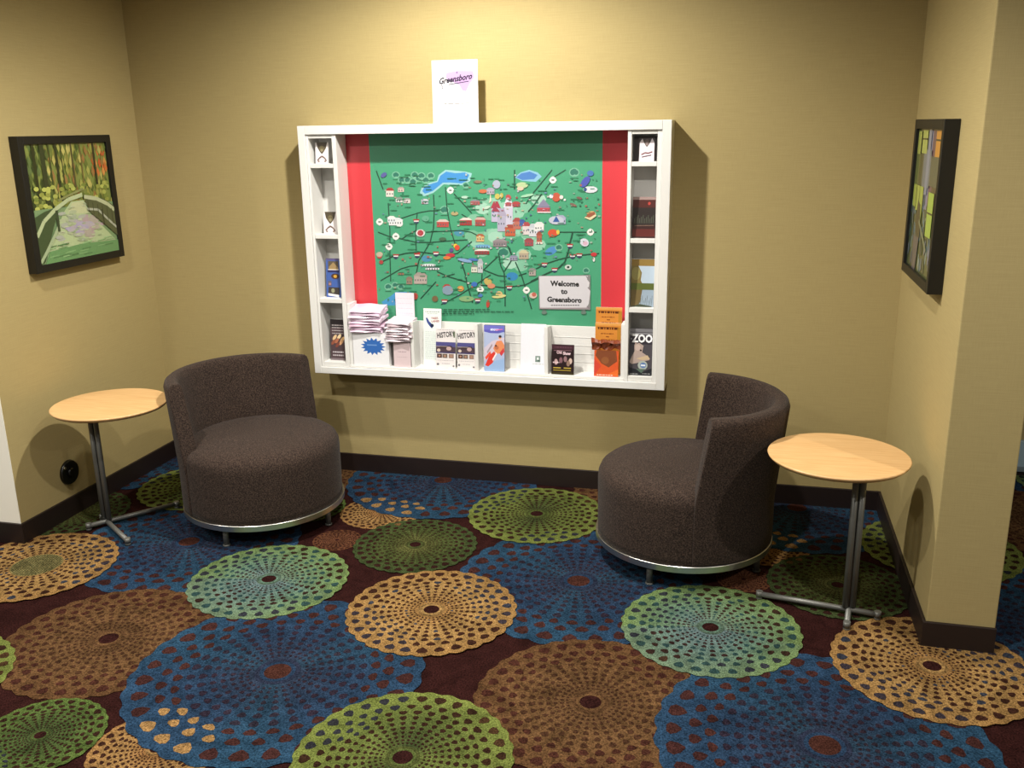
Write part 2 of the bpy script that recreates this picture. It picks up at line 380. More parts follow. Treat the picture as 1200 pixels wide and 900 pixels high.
# ------------------------------------------------------------ armchairs
def tub_chair(label, x, y, rz, leg0):
    R = .358
    t = empty('tub_chair', (x, y, 0), rz); tag(t, label, 'chair', 'brown tub chairs')
    # seat drum (front open side is local +x... the back wraps round local -x)
    m = MB()
    m.lathe([(R-.02, .114), (R-.004, .115), (R-.003, .14), (R-.002, .34), (R-.004, .365), (R-.014, .388), (R-.035, .404), (R-.075, .415), (.22, .424), (.12, .428), (.04, .429)], 80)
    m.build('seat', M_FABRIC, t)
    # backrest shell
    m = MB(); n = 56; prof = []
    zs = [.115, .2, .3, .38, .46, .54, .62, .675]
    def flare(z): return 0 if z < .3 else (z-.3)/.4
    for z in zs: prof.append(('o', z, 0))
    prof += [('o', .694, .008), ('o', .704, .022), ('i', .704, -.012), ('i', .696, -.003)]
    for z in (.675, .62, .54, .46, .39): prof.append(('i', z, 0))
    prof.append(('i', .37, 0)); prof.append(('i', .115, -.0))
    vs = []; np_ = len(prof)
    for i in range(n+1):
        s = -1+2*i/n
        for kd, z, ins in prof:
            span = math.radians(83.5 - 8*max(0, min(1, (z-.36)/.34)))
            a = PI+s*span; fl = flare(z)
            ro = R+.004+fl*.040*(.35+.65*math.cos(s*span))
            thick = .075-.012*fl
            if z < .2 and kd == 'i': thick = .012
            if kd == 'i' and .3 < z < .38: thick = .05
            r = ro-ins if kd == 'o' else ro-thick-ins
            vs.append((r*math.cos(a), r*math.sin(a), z))
    fs = [(i*np_+k, i*np_+(k+1) % np_, (i+1)*np_+(k+1) % np_, (i+1)*np_+k) for i in range(n) for k in range(np_)]
    m0 = len(m.sm)
    m.add(vs, fs + [tuple(range(np_))[::-1], tuple(range(n*np_, (n+1)*np_))], smooth=True)
    m.sm[-1] = m.sm[-2] = False
    m.build('backrest', M_FABRIC, t, bevel=.010, seg=3)
    m = MB(); m.lathe([(R-.03, .1135), (R+.004, .1135), (R+.0055, .112), (R+.0055, .088), (R+.004, .0865), (R-.03, .0865)], 96); m.sm = [False]*len(m.sm); m.build('base_ring', M_STEEL, t)
    for k in range(4):
        a = math.radians(leg0+90*k)-rz; m = MB(); lx, ly = (R-.035)*math.cos(a), (R-.035)*math.sin(a)
        m.tube((lx, ly, .006), (lx, ly, .088), .0125); m.tube((lx, ly, .001), (lx, ly, .008), .016)
        m.build('leg', M_GREY, t)
    return t
tub_chair('dark brown tub chair beside the left round table, open side turned right towards the middle', -1.412, -.662, math.radians(-27), -94)
tub_chair('dark brown tub chair backing onto the right round table, seat facing left', .507, -.640, math.radians(183), -109)

# ------------------------------------------------------------ side tables
def side_table(label, pole, d1, s1, l1, d2, s2, l2, disc, r=.245):
    t = empty('side_table', (pole[0], pole[1], 0)); tag(t, label, 'table', 'round side tables')
    H = .60; cx, cy = disc[0]-pole[0], disc[1]-pole[1]
    m = MB(); m.lathe([(r-.03, H-.020), (r-.012, H-.018), (r-.002, H-.008), (r, H-.003), (r-.003, H)], 96, cx, cy); m.build('tabletop', M_MAPLE, t)
    v = Vector(d1).normalized(); w_ = Vector(d2).normalized()
    sd = Vector((1, .1)).normalized()
    for sg in (-1, 1):
        m = MB(); px, py = sd.x*.0125*sg, sd.y*.0125*sg
        m.tube((px, py, .034), (px, py, H-.026), .0115, 16); m.build('post', M_GREY, t)
    m = MB(); m.box(-.011, .011, -.004, .004, .036, H-.026); m.build('post_web', M_PLASTIC, t)
    m = MB(); q = Vector((cx, cy)); qn = q.normalized() if q.length else Vector((1, 0))
    m.box(-.06, .06, -.06, .06, H-.026, H-.0205); m.build('mounting_plate', M_GREY, t, bevel=.002)
    for dv, s, l in ((v, s1, l1), (w_, s2, l2)):
        m = MB(); m.tube((-dv.x*s, -dv.y*s, .024), (dv.x*l, dv.y*l, .024), .0105, 12); m.build('foot_bar', M_GREY, t)
        for e in (-s, l):
            m = MB(); m.tube((dv.x*e, dv.y*e, .002), (dv.x*e, dv.y*e, .016), .012, 14); m.tube((dv.x*e, dv.y*e, .013), (dv.x*e, dv.y*e, .036), .0125, 14)
            m.build('glide', M_GREY, t)
    return t
side_table('round pale maple side table at the left wall, left of the brown chair', (-2.092, -.910), (.62, .785), .08, .32, (.81, -.585), .07, .28, (-1.985, -.915))
side_table('round pale maple side table by the right wall, right of the brown chair', (1.137, -1.035), (-.987, .16), .10, .32, (.14, .99), .115, .30, (1.064, -.975))

# ------------------------------------------------------------ framed pictures
def framed(name, label, loc, rz, wd, ht, dep, art):
    t = empty(name, loc, rz); tag(t, label, 'picture'); b = .034
    m = MB()
    m.box(0, b, -dep, -.001, 0, ht); m.box(wd-b, wd, -dep, -.001, 0, ht); m.box(b, wd-b, -dep, -.001, 0, b); m.box(b, wd-b, -dep, -.001, ht-b, ht)
    m.build('frame', M_BLACK, t, bevel=.0015)
    s = Sheet(-dep+.012, conv=lambda u, v: (b+u*(wd-2*b), b+v*(ht-2*b)))
    s.box(b-.001, wd-b+.001, -dep+.012, -dep+.02, b-.001, ht-b+.001, lin('303020'))
    art(s); s.build('art_print', M_PICT, t)
    return t

def bridge_art(s):
    rnd = random.Random(3)
    s.rect(0, 0, 1, 1, '75803f')
    for i in range(240):   # woodland dabs
        x = rnd.random(); y = .45+.55*rnd.random()
        c = rnd.choice(['8a8c42', '9a9a50', '5d6a30', 'a8a058', '4a5a28', 'b0a860', '7d7a3a', '8c6a3c'])
        if x < .25: c = rnd.choice(['2d3a1c', '3c4a24', '4c5a2a', '55683a'])
        if x > .75 and .72 < y < .93: c = rnd.choice(['c06a34', 'b8552c', 'c98a48', '8a6a3a'])
        s.poly([(max(0, x-.02), y), (x, max(.4, y-.05)), (min(1, x+.025), y-.01), (x, min(1, y+.05))], c)
    for x, wd, c, y0 in ((.2, .05, '29331a', .5), (.36, .03, '232c16', .5), (.42, .012, '3a4020', .6), (.55, .02, '4a4628', .62), (.83, .025, '2a2a18', .62), (.1, .03, '20280f', .55), (.66, .012, '6a5a34', .6), (.28, .015, '3a4420', .55)):
        s.rect(x-wd/2, y0, x+wd/2, 1, c)
    for i in range(60):
        x = rnd.random(); y = .46+.18*rnd.random()
        s.ell(x*.94+.03, y, .03, .02, rnd.choice(['9aa050', 'aab058', '868c40', '6c7a34']), 7)
    s.rect(0, 0, 1, .46, '6f8a60')
    s.poly([(.05, 0), (.22, .25), (.36, .42), (.46, .50), (.62, .50), (.68, .38), (.85, .22), (1, .08), (1, 0)], 'a6b68a')
    s.poly([(.40, .40), (.47, .49), (.62, .49), (.66, .38)], 'b4b890')
    for i in range(150):
        a, b = rnd.gauss(.53, .11), rnd.gauss(.27, .05); q = abs(a-.53)/.2+abs(b-.27)/.1
        if .2 < a < .85 and .13 < b < .42: s.ell(a, b, .05, .016, rnd.choice(['a098b0', 'a49cb4', 'a8a0a8'] if q < .8 else (['a89498', 'a49c90'] if a > .6 else ['9ca690', 'a0a498', 'a2ac8c'])), 9)
    for i in range(60):
        a, b = .2+.6*rnd.random(), .12+.36*rnd.random()
        if abs(a-.53) < .34-.4*b: s.ell(a, b, .03, .006, rnd.choice(['98a884', 'b0b898', '90a07c']), 7)
    s.poly([(.05, 0), (.12, .10), (.5, .12), (1, .10), (1, 0)], '5f8a58')
    for i in range(26):
        x = .1+.85*rnd.random(); y = .02+.13*rnd.random(); s.line([(x-.05, y), (min(1, x+.06), y+.004)], .008, rnd.choice(['78a06c', '4c7448', '8ab07c']))
    s.poly([(0, .40), (.12, .44), (.30, .47), (.20, .30), (.05, .02), (0, 0)], '34482c')
    s.line([(0, .24), (.10, .36), (.25, .45), (.42, .52), (.60, .55)], .035, 'a8b48c')
    s.line([(0, .02), (.10, .12), (.19, .22), (.26, .30)], .03, '98a884'); s.line([(.26, .26), (.26, .44)], .03, '2c3c28')
    s.line([(.30, .52), (.45, .56), (.62, .60)], .02, '7c8050')
    s.poly([(.62, .50), (.68, .38), (.82, .28), (1, .14), (1, .42), (.85, .50)], '4c5236')
    s.line([(.62, .53), (.78, .50), (.92, .44), (1, .38)], .035, 'aab08c'); s.line([(.64, .42), (.78, .40), (.90, .30), (1, .22)], .02, 'a0a494')
    for x in (.66, .72, .78, .84, .9, .96): s.line([(x, .50-(x-.62)*.3), (x, .40-(x-.64)*.45)], .008, '30361f')
    s.line([(.83, .40), (.84, .26)], .02, '2a301e')
def window_art(s):
    rnd = random.Random(5)
    s.rect(0, 0, 1, 1, '4c5634')
    for x0, x1, c in ((.0, .16, '6c7440'), (.16, .3, '3a4228'), (.44, .6, '8c8ca4'), (.6, .72, '6a4a58'), (.72, 1, '4c3f30')): s.rect(x0, .45, x1, 1, c)
    for i in range(120):
        x, y = rnd.random()*.96, rnd.random()*.5
        s.poly([(x, y), (x+.03, y+.02), (min(1, x+.02), y+.10), (x-.0, y+.09)], rnd.choice(['587888', '6a8c98', '48584c', '7a7c90', '5a6a50', '3c4a44', '8aa0a0']))
    s.rect(.3, .62, 1, .82, '565a4a'); s.rect(.34, .6, .62, .86, '6f7880'); s.rect(.46, .55, .56, 1, '8a90a4')
    for x0, y0, x1, y1, c in ((.04, .82, .17, .98, 'a8b458'), (.22, .83, .42, .99, 'b0bc60'), (.74, .82, .98, .99, 'd09038'), (.04, .44, .16, .60, 'a8b850'), (.18, .42, .44, .60, 'a8b850'), (.66, .28, .86, .58, 'a4c050'), (.3, .30, .44, .42, 'a4b850')):
        s.rect(x0, y0, x1, y1, c)
    for a in ([(.22, .93), (.42, .93)], [(.74, .93), (.98, .93)], [(.66, .44), (.86, .44)], [(.30, .42), (.30, .60)]): s.line(a, .012, '2c301c')
    s.poly([(.28, .50), (.38, .47), (.44, .36), (.46, .25), (.40, .21), (.30, .23), (.24, .34)], '2c2e24')
    s.line([(.38, .36), (.75, .18)], .03, '7a8468'); s.poly([(.22, .24), (.44, .24), (.40, .0), (.26, .0)], '55505c')
framed('framed_picture', 'square black framed woodland footbridge print on the left wall', (XL, -.882, 1.160), PI/2, .605, .582, .045, bridge_art)
framed('framed_picture', 'square black framed print of glowing yellow windows on the right wall', (XR, -.300, 1.170), -PI/2, .585, .582, .05, window_art)

# round black fitting
t = empty('wall_fitting', (XL, -.825, .215), PI/2); tag(t, 'round black plastic fitting low on the left wall beneath the side table', 'wall fitting')
def disc_y(name, r, y0, y1, mt, x=0, z=0, r1=None):
    m = MB(); m.tube((x, y0, z), (x, y1, z), r, 32, r1=r1); return m.build(name, mt, t)
disc_y('cover_plate', .060, -.0005, -.012, M_PLASTIC, r1=.055); disc_y('hub', .022, -.0125, -.022, M_PLASTIC, r1=.018)
disc_y('glint_stud', .006, -.0125, -.02, M_STEEL, -.040, .034)  # bright steel stud stands in for the glint on the plate

# ------------------------------------------------------------ map display case
X0, X1, Z0, Z1, D = -1.3682, .3745, .569, 1.7675, .15
case = empty('map_display_case', (-.497, 0, Z0)); tag(case, 'large white wall display case with a green illustrated city map and brochure cubbies', 'display case')
CX, CZ = -.497, Z0
def cbox(name, mt, b, bevel=.0015, parent=None):
    return box(name, mt, (b[0]-CX, b[1]-CX, b[2], b[3], b[4]-CZ, b[5]-CZ), parent or case, bevel=bevel)
m = MB(); L = .036
for b in ((X0, X0+L, -D, -.001, Z0, Z1), (X1-L-.003, X1, -D, -.001, Z0, Z1), (X0+L, X1-L-.003, -D, -.001, Z1-.04, Z1), (X0+L, X1-L-.003, -D, -.001, Z0, Z0+.034)):
    m.box(b[0]-CX, b[1]-CX, b[2], b[3], b[4]-CZ, b[5]-CZ)
m.build('outer_frame', M_LACQ, case, bevel=.002)
cbox('back_board', M_LACQ, (X0+L, X1-L-.003, -.022, -.002, Z0+.034, Z1-.04), 0)
zt, zb = Z1-.041, Z0+.035
SX = X1-L-.004
for nm, b in (('side_panel', (X0+L+.001, -1.3195, -.142, -.023, zb, zt)), ('side_panel', (.315, SX, -.142, -.023, zb, zt)),
              ('divider', (-1.2005, -1.180, -.142, -.023, zb, zt)), ('divider', (.187, .204, -.142, -.023, zb, zt))):
    cbox(nm, M_LACQ, b)
for xa, xb in ((-1.319, -1.201), (.2045, .3145)):
    for za, zb2 in ((1.710, zt), (1.574, 1.594), (1.241, 1.261), (.927, .949), (zb, .628)):
        cbox('shelf', M_LACQ, (xa, xb, -.140, -.023, za, zb2))
# lower rack
rack = cbox('brochure_rack', M_LACQ, (-1.179, .186, -.140, -.050, zb, .616)); rx = 0
def rbox(nm, b, mt=M_LACQ): return box(nm, mt, (b[0]-CX, b[1]-CX, b[2], b[3], b[4]-CZ, b[5]-CZ), rack, bevel=.001)
rbox('rack_back', (-1.179, .186, -.049, -.042, zb, .835))
for xc in (-.848, -.523, -.182): 
    m = MB(); a, b2 = xc-CX-.008, xc-CX+.008; q = [(-.134, .6165), (-.050, .6165), (-.050, .838), (-.134, .848)]
    q = [(-.134, .6165-CZ), (-.050, .6165-CZ), (-.050, .8345-CZ), (-.134, .845-CZ)]
    m.add([(a, y, z) for y, z in q]+[(b2, y, z) for y, z in q], [(0, 1, 2, 3), (7, 6, 5, 4), (0, 4, 5, 1), (1, 5, 6, 2), (2, 6, 7, 3), (3, 7, 4, 0)])
    m.build('rack_divider', M_LACQ, rack, bevel=.001)
for xa, xb, zz in ((-1.179, -1.163, .925), (.170, .186, .87)):
    rbox('rack_side', (xa, xb, -.134, -.050, .6165, zz))
for xa, xb in ((-.830, -.533), (-.513, -.192), (-.172, .168)):
    for z in (.66, .70, .74, .78): rbox('rib', (xa, xb, -.0505, -.0492, z, z+.003))

# --- the printed map
YP = -.030
def trace(x, y, py=YP):
    d = r2*((x-600)/F_PX) - u2*((y-450)/F_PX) + fw
    k = (py-CAM.y)/d.y; p = CAM + d*k
    return (p.x-CX, p.z-CZ)
s = Sheet(YP, conv=trace, step=.00004); s.tone = .78
s.box(-1.179-CX, .186-CX, YP, -.0225, .62-CZ, zt-CZ, lin('2f8f66'))
G = '46a67c'
def wr(xa, xb, za, zb_, col):   # rectangle in metres
    c, s.conv = s.conv, (lambda a, b: (a, b)); s.rect(xa-CX, za-CZ, xb-CX, zb_-CZ, col); s.conv = c
wr(-1.179, -1.060, .62, zt, 'e0303c'); wr(.060, .186, .62, zt, 'e0303c'); wr(-1.060, .060, .62, zt, G)
rnd = random.Random(11)
for i in range(36):   # lighter centre of town
    a = rnd.random()*2*PI; r = rnd.random()**.5
    s.ell(600+48*r*math.cos(a), 268+46*r*math.sin(a), 9, 7, rnd.choice(['84c4a4', '96d0b4', 'a8d8c0', '78bc98']), 9)
# lakes
s.poly([(494, 220), (503, 214), (512, 212), (514, 205), (522, 199), (534, 200), (545, 201), (553, 203), (551, 212), (543, 217), (530, 217), (520, 216), (508, 226), (497, 230), (492, 226)], '9fd4d8')
s.poly([(497, 220), (504, 216), (513, 213), (516, 206), (523, 201), (534, 203), (545, 202), (550, 205), (547, 212), (541, 215), (528, 214), (519, 214), (507, 224), (498, 227), (495, 224)], '3f97de')
s.poly([(603, 208), (610, 202), (620, 199), (630, 202), (635, 207), (628, 213), (612, 212)], '8cc4e0'); s.poly([(605, 208), (611, 203), (621, 201), (630, 205), (626, 210), (612, 211)], '4a84cc')
s.poly([(447, 354), (458, 347), (464, 342), (480, 342), (487, 345), (484, 352), (470, 354), (462, 358), (450, 358)], '3f9ad0')
s.ell(646, 294, 8, 4.5, '4d90cc', rot=-.5); s.ell(600, 324, 7, 5, '2f88c0'); s.ell(538, 273, 6, 4, '4896b0'); s.ell(500, 303, 6, 4, '4890b4')
# trees
def tree(x, y, r=4, c='2a7a66'):
    s.ell(x, y, r+1.2, r*.9+1, '7cc0a0', 10); s.ell(x-r*.4, y, r*.6, r*.7, c, 8); s.ell(x+r*.4, y, r*.6, r*.6, c, 8); s.ell(x, y-r*.3, r*.6, r*.6, c, 8)
    s.line([(x-r, y+r+2), (x+r, y+r+2)], 1, '1d6a48')
for x, y in ((464, 205), (471, 211), (478, 211), (486, 205), (491, 209), (499, 211), (505, 206), (484, 213), (494, 206)): tree(x, y, 3.6)
for x, y, r in ((673, 202, 5), (590, 296, 6), (521, 246, 4.5), (455, 336, 3.5), (463, 334, 3), (470, 336, 3), (655, 290, 3.5), (546, 217, 3), (687, 317, 3), (640, 244, 3)): tree(x, y, r)
# roads
R_ = '0d4a34'
for wdt, pts in ((1.5, [(441, 200), (449, 222)]), (1.4, [(455, 238), (457, 270), (457, 300), (458, 330)]), (1.4, [(470, 256), (482, 252), (492, 249), (504, 247), (514, 247)]),
    (1.4, [(489, 249), (488, 262), (487, 275), (488, 294)]), (1.6, [(508, 228), (509, 245), (508, 268), (504, 284), (497, 296), (491, 305), (488, 320)]),
    (1.5, [(522, 219), (524, 245), (528, 268), (534, 288)]), (1.5, [(532, 227), (553, 250)]), (1.4, [(541, 251), (549, 256)]),
    (1.5, [(443, 272), (456, 277), (471, 280), (488, 284), (505, 284), (530, 282), (548, 281)]), (1.4, [(471, 280), (480, 274), (488, 270)]), (1.4, [(499, 272), (520, 271), (540, 270), (552, 272), (560, 276)]),
    (1.7, [(449, 306), (462, 300), (475, 297), (490, 295), (505, 297), (520, 299), (536, 297), (553, 283)]), (1.5, [(446, 329), (458, 322), (470, 315), (480, 312), (490, 311)]),
    (1.7, [(512, 318), (525, 324), (545, 330), (560, 334)]), (1.5, [(518, 325), (533, 321)]), (1.6, [(493, 350), (511, 330)]), (1.8, [(540, 305), (545, 320), (548, 335), (554, 355)]),
    (1.6, [(517, 357), (540, 345), (560, 332), (575, 322)]), (1.6, [(564, 334), (590, 337), (615, 334), (632, 326)]), (1.6, [(566, 316), (584, 323), (594, 324)]), (1.6, [(567, 316), (583, 301)]),
    (1.6, [(584, 296), (587, 312), (591, 320), (592, 345), (592, 359)]), (1.6, [(591, 318), (599, 306), (600, 300), (597, 290)]), (1.6, [(604, 307), (612, 325), (618, 345), (623, 362)]),
    (1.8, [(595, 288), (600, 300)]), (1.6, [(608, 323), (617, 320)]), (1.6, [(565, 321), (564, 338), (560, 345)]), (1.7, [(628, 315), (640, 309), (655, 304), (672, 300), (690, 298), (702, 297)]),
    (2.2, [(671, 273), (668, 285), (666, 295), (662, 307), (655, 314), (640, 321), (622, 330)]), (1.5, [(656, 272), (699, 272)]), (1.5, [(647, 199), (625, 226), (616, 239)]),
    (1.4, [(663, 199), (650, 207), (639, 222)]), (1.8, [(635, 227), (626, 240), (619, 248)]), (1.8, [(603, 199), (603, 222)]), (1.4, [(561, 305), (545, 303), (537, 306)]), (1.3, [(553, 306), (556, 312)])):
    s.line(pts, wdt*.85, R_)
# route shields
for x, y in ((445, 260), (464, 277), (456, 289), (528, 223), (648, 211), (692, 272), (563, 339), (617, 340), (468, 262)):
    s.star(x, y, 4.4, 4, 4, 'f2f4ee'); s.ell(x, y, 3.6, 3.4, 'f4f6f0', 8); s.line([(x-1.6, y), (x+1.6, y)], 1.6, '5a6a62')
for x, y in ((488, 259), (464, 300), (489, 298), (511, 297), (668, 288), (638, 310), (650, 316), (671, 300), (679, 299), (597, 337), (560, 352), (521, 353), (489, 299)):
    s.poly([(x-3.6, y-2), (x+3.6, y-2), (x+2.6, y+2.4), (x, y+3.6), (x-2.6, y+2.4)], '2a3a5c'); s.rect(x-3.6, y-2.2, x+3.6, y-.8, 'b8322e'); s.rect(x-2.8, y-.6, x+2.8, y+.9, 'efe9e4')
# buildings
def house(x, y, wd, ht, wall, roof, win='5a6068'):
    s.rect(x-wd/2, y-ht/2, x+wd/2, y+ht/2, wall); s.poly([(x-wd/2-1, y-ht/2), (x+wd/2+1, y-ht/2), (x+wd/4, y-ht), (x-wd/4, y-ht)], roof)
    for k in range(max(1, int(wd/3))): s.rect(x-wd/2+1+k*3, y-.8, x-wd/2+2.2+k*3, y+1.2, win)
for a in ((457, 227, 9, 7, 'e8e4da', 'a83a34'), (470, 223, 7, 4, 'e0c8be', 'b8a8a0'), (468, 235, 8, 4, 'd8dcd8', '88948c'), (477, 236, 8, 4, 'd8d4d0', '9aa09a'),
    (464, 261, 16, 6, 'eef0f0', 'dfe6ea'), (459, 258, 9, 5, 'e8eef2', 'f2f2f0'), (498, 237, 8, 4, 'b8bcc8', 'd0d0d8'), (519, 263, 14, 6, 'c24a44', 'd8c8c0'), (546, 261, 14, 6, 'a8322e', 'e8dcd4'),
    (563, 261, 12, 7, 'b04a44', 'd8b0a8'), (557, 238, 11, 4, 'b05a5a', '8c8890'), (581, 252, 10, 16, 'c4bcd8', 'b0364a'), (596, 254, 10, 22, 'd0cce0', 'e0e0ec'), (588, 262, 10, 18, 'b8b4cc', 'b0a8c0'),
    (598, 272, 12, 9, 'c8603c', 'a84a3c'), (606, 264, 9, 9, 'c07060', 'a84a48'), (612, 262, 6, 5, '3c64b0', '3a5aa0'), (617, 270, 9, 10, 'e0d4d4', 'b0484c'), (625, 272, 10, 10, 'd8dae0', 'c8ccd4'),
    (632, 267, 11, 7, 'ecebe8', 'e4e6e4'), (620, 285, 10, 6, 'a84a50', '98464c'), (632, 280, 6, 9, 'b86048', 'a0523e'), (632, 285, 8, 1.5, 'f0e4d8', 'f0e4d8'), (637, 246, 15, 5, 'c84450', '8c88a0'),
    (565, 296, 17, 4, '98302c', 'f0ece4'), (566, 289, 17, 2.5, '78b4dc', '68a8d4'), (586, 286, 16, 6, '8c8084', '9a9094'), (563, 280, 9, 6, 'e0b878', 'b0603c'), (503, 311, 15, 2, 'e8eef0', 'dfe8ec'),
    (507, 315, 16, 2, 'f0f2f4', '60787c'), (493, 328, 15, 9, 'bcaca4', 'a89c94'), (480, 330, 7, 6, '98806c', '907868'), (470, 321, 7, 2, 'a87450', '3a5a44'), (524, 340, 9, 7, 'd4d0dc', 'b83a34'),
    (556, 316, 7, 6, 'e0e0d0', '808a84'), (563, 314, 6, 11, 'c8ccd0', 'b0b8c0'), (602, 303, 9, 4, '9c98b0', '8c90a8'), (614, 300, 11, 7, 'b8a890', 'd0c8a0'), (624, 320, 8, 6, 'b0a49c', '8c8c88'),
    (657, 259, 12, 7, 'b0b4d0', 'a8acc8'), (596, 240, 7, 3, 'c05058', 'a84850'), (605, 240, 9, 4, 'b83c3c', 'b04848'), (575, 225, 9, 5, 'b8b0c0', 'a8a4b8'), (649, 331, 2, 2, 'e0e0e0', 'c0c0c0')):
    house(*a)
s.poly([(647, 260), (652, 252), (657, 260)], '2c5aa4'); s.ell(652, 258, 9, 5, 'c4c8d8', 12); s.poly([(648, 260), (652, 253), (656, 260)], '2c58a0')
s.poly([(630, 242), (637, 233), (645, 242)], '8c88a4'); s.rect(630, 248, 646, 249.3, 'f0e8e8')
s.poly([(574, 234), (575, 225), (576, 236), (573, 238)], 'f0e0c8'); s.poly([(576, 248), (580, 240), (586, 248)], 'a43a50')
s.ell(652, 231, 5, 5.5, 'c8583c', 10); s.ell(646, 230, 2.5, 2.5, 'e8e8f0', 8); s.ell(658, 231, 2.4, 2.4, 'ece4e0', 8); s.ell(662, 234, 1.5, 1.5, 'e8f0e8', 6)
for x, y, rx, ry, c, rot in ((686, 213, 8, 4, '4a58b8', -.9), (692, 203, 4, 3.4, '4878c0', 0), (692, 222, 8.5, 4, 'dfe4ec', 0), (686, 222, 2, 2.4, '30508c', 0), (450, 205, 4, 2.6, '5a60a4', -.6),
    (648, 273, 6, 4.6, 'd8502c', 0), (654, 272, 2, 3, 'e0c850', 0), (534, 288, 2.4, 2.6, 'e8d040', 0), (536, 290, 3, 3.2, 'e04a30', 0), (529, 293, 2.6, 2.6, '5a508c', 0), (528, 299, 5.5, 2.4, 'c83040', 0), (524, 302, 4.5, 2, 'e0803c', 0),
    (545, 305, 9, 2, '88acd4', .2), (555, 304, 6, 1.6, '4a78c0', .1), (493, 273, 5.5, 4.4, 'e4e4e0', 0), (493, 273, 3.6, 3.6, 'b83c48', 0), (445, 300, 3, 3, 'c04a48', 0), (447, 307, 2.6, 2.4, 'b03c3c', 0), (445, 298, 4, 3, 'c8b8a0', 0),
    (685, 284, 5.5, 4.6, 'dce0ec', .5), (686, 285, 3, 2.6, 'e0b8cc', 0), (696, 298, 3.6, 2.4, 'cc3038', 0), (696, 304, 1.4, 2.6, 'ecece8', 0), (666, 313, 4, 3, 'd0dcd4', 0), (666, 313, 1.6, 1.4, '1c3028', 0),
    (679, 232, 3.6, 1.6, '7a5a50', .2), (672, 240, 4.4, 1.6, '7c6456', .4), (540, 338, 4, 3.4, 'd89048', 0), (540, 338, 2, 2, 'e8b860', 0), (572, 330, 5, 4, 'c8b060', .5), (576, 335, 4.6, 3, 'd8906c', 0), (585, 347, 8.5, 2.2, 'dcd890', -.1), (585, 344, 4, 3, 'e0c080', 0),
    (625, 346, 4.6, 3.6, 'dfc8b8', 0), (626, 345, 2.6, 2.6, 'c86858', 0), (556, 333, 3.6, 3, '3c70c0', 0), (563, 346, 3, 2, '4c80c4', 0), (572, 356, 2, 4.6, 'c04030', .1), (510, 350, 3.6, 3.6, '7a6440', 0), (525, 340, 6.5, 5.5, '88a0b4', 0),
    (692, 249, 4.6, 1.6, 'cfa870', -.2), (695, 254, 2, 2, 'c83a3a', 0), (566, 224, 5, 2.4, 'd07048', 0), (560, 213, 5, 1.8, '8c7860', 0), (583, 230, 3, 3.4, 'd0c060', 0), (588, 229, 2, 3, 'c8b858', 0), (596, 231, 3.4, 3, 'c04a50', .6),
    (612, 217, 7, 3.6, 'bcd4a0', 0), (610, 221, 4, 2.4, 'dcc8b0', 0), (545, 231, 4.5, 1.6, 'bce0cc', 0), (533, 250, 4.4, 2.4, 'b8a878', 0), (499, 256, 4.4, 3.4, '64b090', 0), (519, 280, 4.4, 2, '406a4c', 0), (487, 347, 3, 4, 'b8483c', 0),
    (470, 347, 4, 1.6, 'e8dcd8', 0), (582, 216, 4.6, 5, 'b4bcd0', 0), (547, 350, 9, 3.4, '8cb47c', 0), (571, 243, 4, 1.8, 'c8e0cc', -.4), (618, 229, 8, 1.6, 'a8dcb8', -.2)):
    s.ell(x, y, rx, ry, c, 11, rot)
s.poly([(685, 255), (690, 251), (698, 249), (699, 253), (692, 258)], 'e8dcb0'); s.poly([(686, 254), (690, 250), (697, 248), (698, 251), (691, 255)], 'a05a3c')
rd = random.Random(21)
for i in range(520):
    x, y = 444+258*rd.random(), 203+152*rd.random()
    if x > 620 and y > 316: continue
    cl = abs(x-598)/45 + abs(y-262)/40
    if cl > 1 and rd.random() < .55: continue
    c = rd.choice(['b8b0c4', 'c8bcd0', 'a04850', '7ab894', 'd8d0d4', '8890a4', 'b87060', '6c9c84', 'c0a890', '4c6c90', 'd0c8a8', '5c7c70'] if cl < 1.3 else ['9cb8a4', '7c8c78', 'b0a088', '2a8060', 'c8c8c0', '2a8a68', '6c8cac', 'a86858', '1f7050'])
    k0 = s.k; s.k += .2*(i % 6); w_, h_ = .8+2.2*rd.random(), .7+1.6*rd.random()
    s.poly([(x, y), (x+w_, y), (x+w_, y+h_), (x, y+h_)], c, False); s.k = k0
s.k += 1.4
for i in range(150):   # captions too small to read, and small coloured marks
    x, y = 446+250*rnd.random(), 204+150*rnd.random()
    if 560 < x < 640 and 235 < y < 290: continue
    if x > 622 and y > 315: continue
    k0 = s.k; s.line([(x, y), (x+4+7*rnd.random(), y)], .9, '1d7a52'); s.k = k0+.01
for y, xa, xb in ((362.5, 503, 574), (365, 506, 602), (367.5, 505, 556)):
    x = xa
    while x < xb: l = 2+5*rnd.random(); s.line([(x, y), (min(xb, x+l), y)], 1.0, '1a5c40'); x += l+1.2
# the welcome board printed in the lower right corner
s.poly([(631, 323), (692, 322), (692, 363), (632, 362)], '8c8e8c'); s.poly([(632, 323.5), (689, 323), (688, 327), (691, 331), (690, 337), (692, 341), (690, 356), (687, 361), (633, 360.5)], 'dfdce2')
s.rect(633, 360.3, 690, 361.6, 'a89aa0')
for x in (638, 684): s.rect(x-2, 363, x+2, 364.5, '5c6a64'); s.ell(x, 366, 3.4, 2.2, '6c8478', 8)
for x, y in ((688, 325), (690, 338), (689, 360)): s.line([(x-1, y-1.5), (x+1.5, y+1.5)], 1, '8a7a84')
s.text(662, 332.6, .034, 'Welcome', '060608', .045, sx=1.0); s.text(661.5, 341.6, .034, 'to', '060608', .045); s.text(661.5, 351.4, .034, 'Greensboro', '060608', .045, sx=.98)
x = 646
while x < 677: s.line([(x, 357.6), (x+2.2, 357.6)], 1, '4a4a50'); x += 2.8
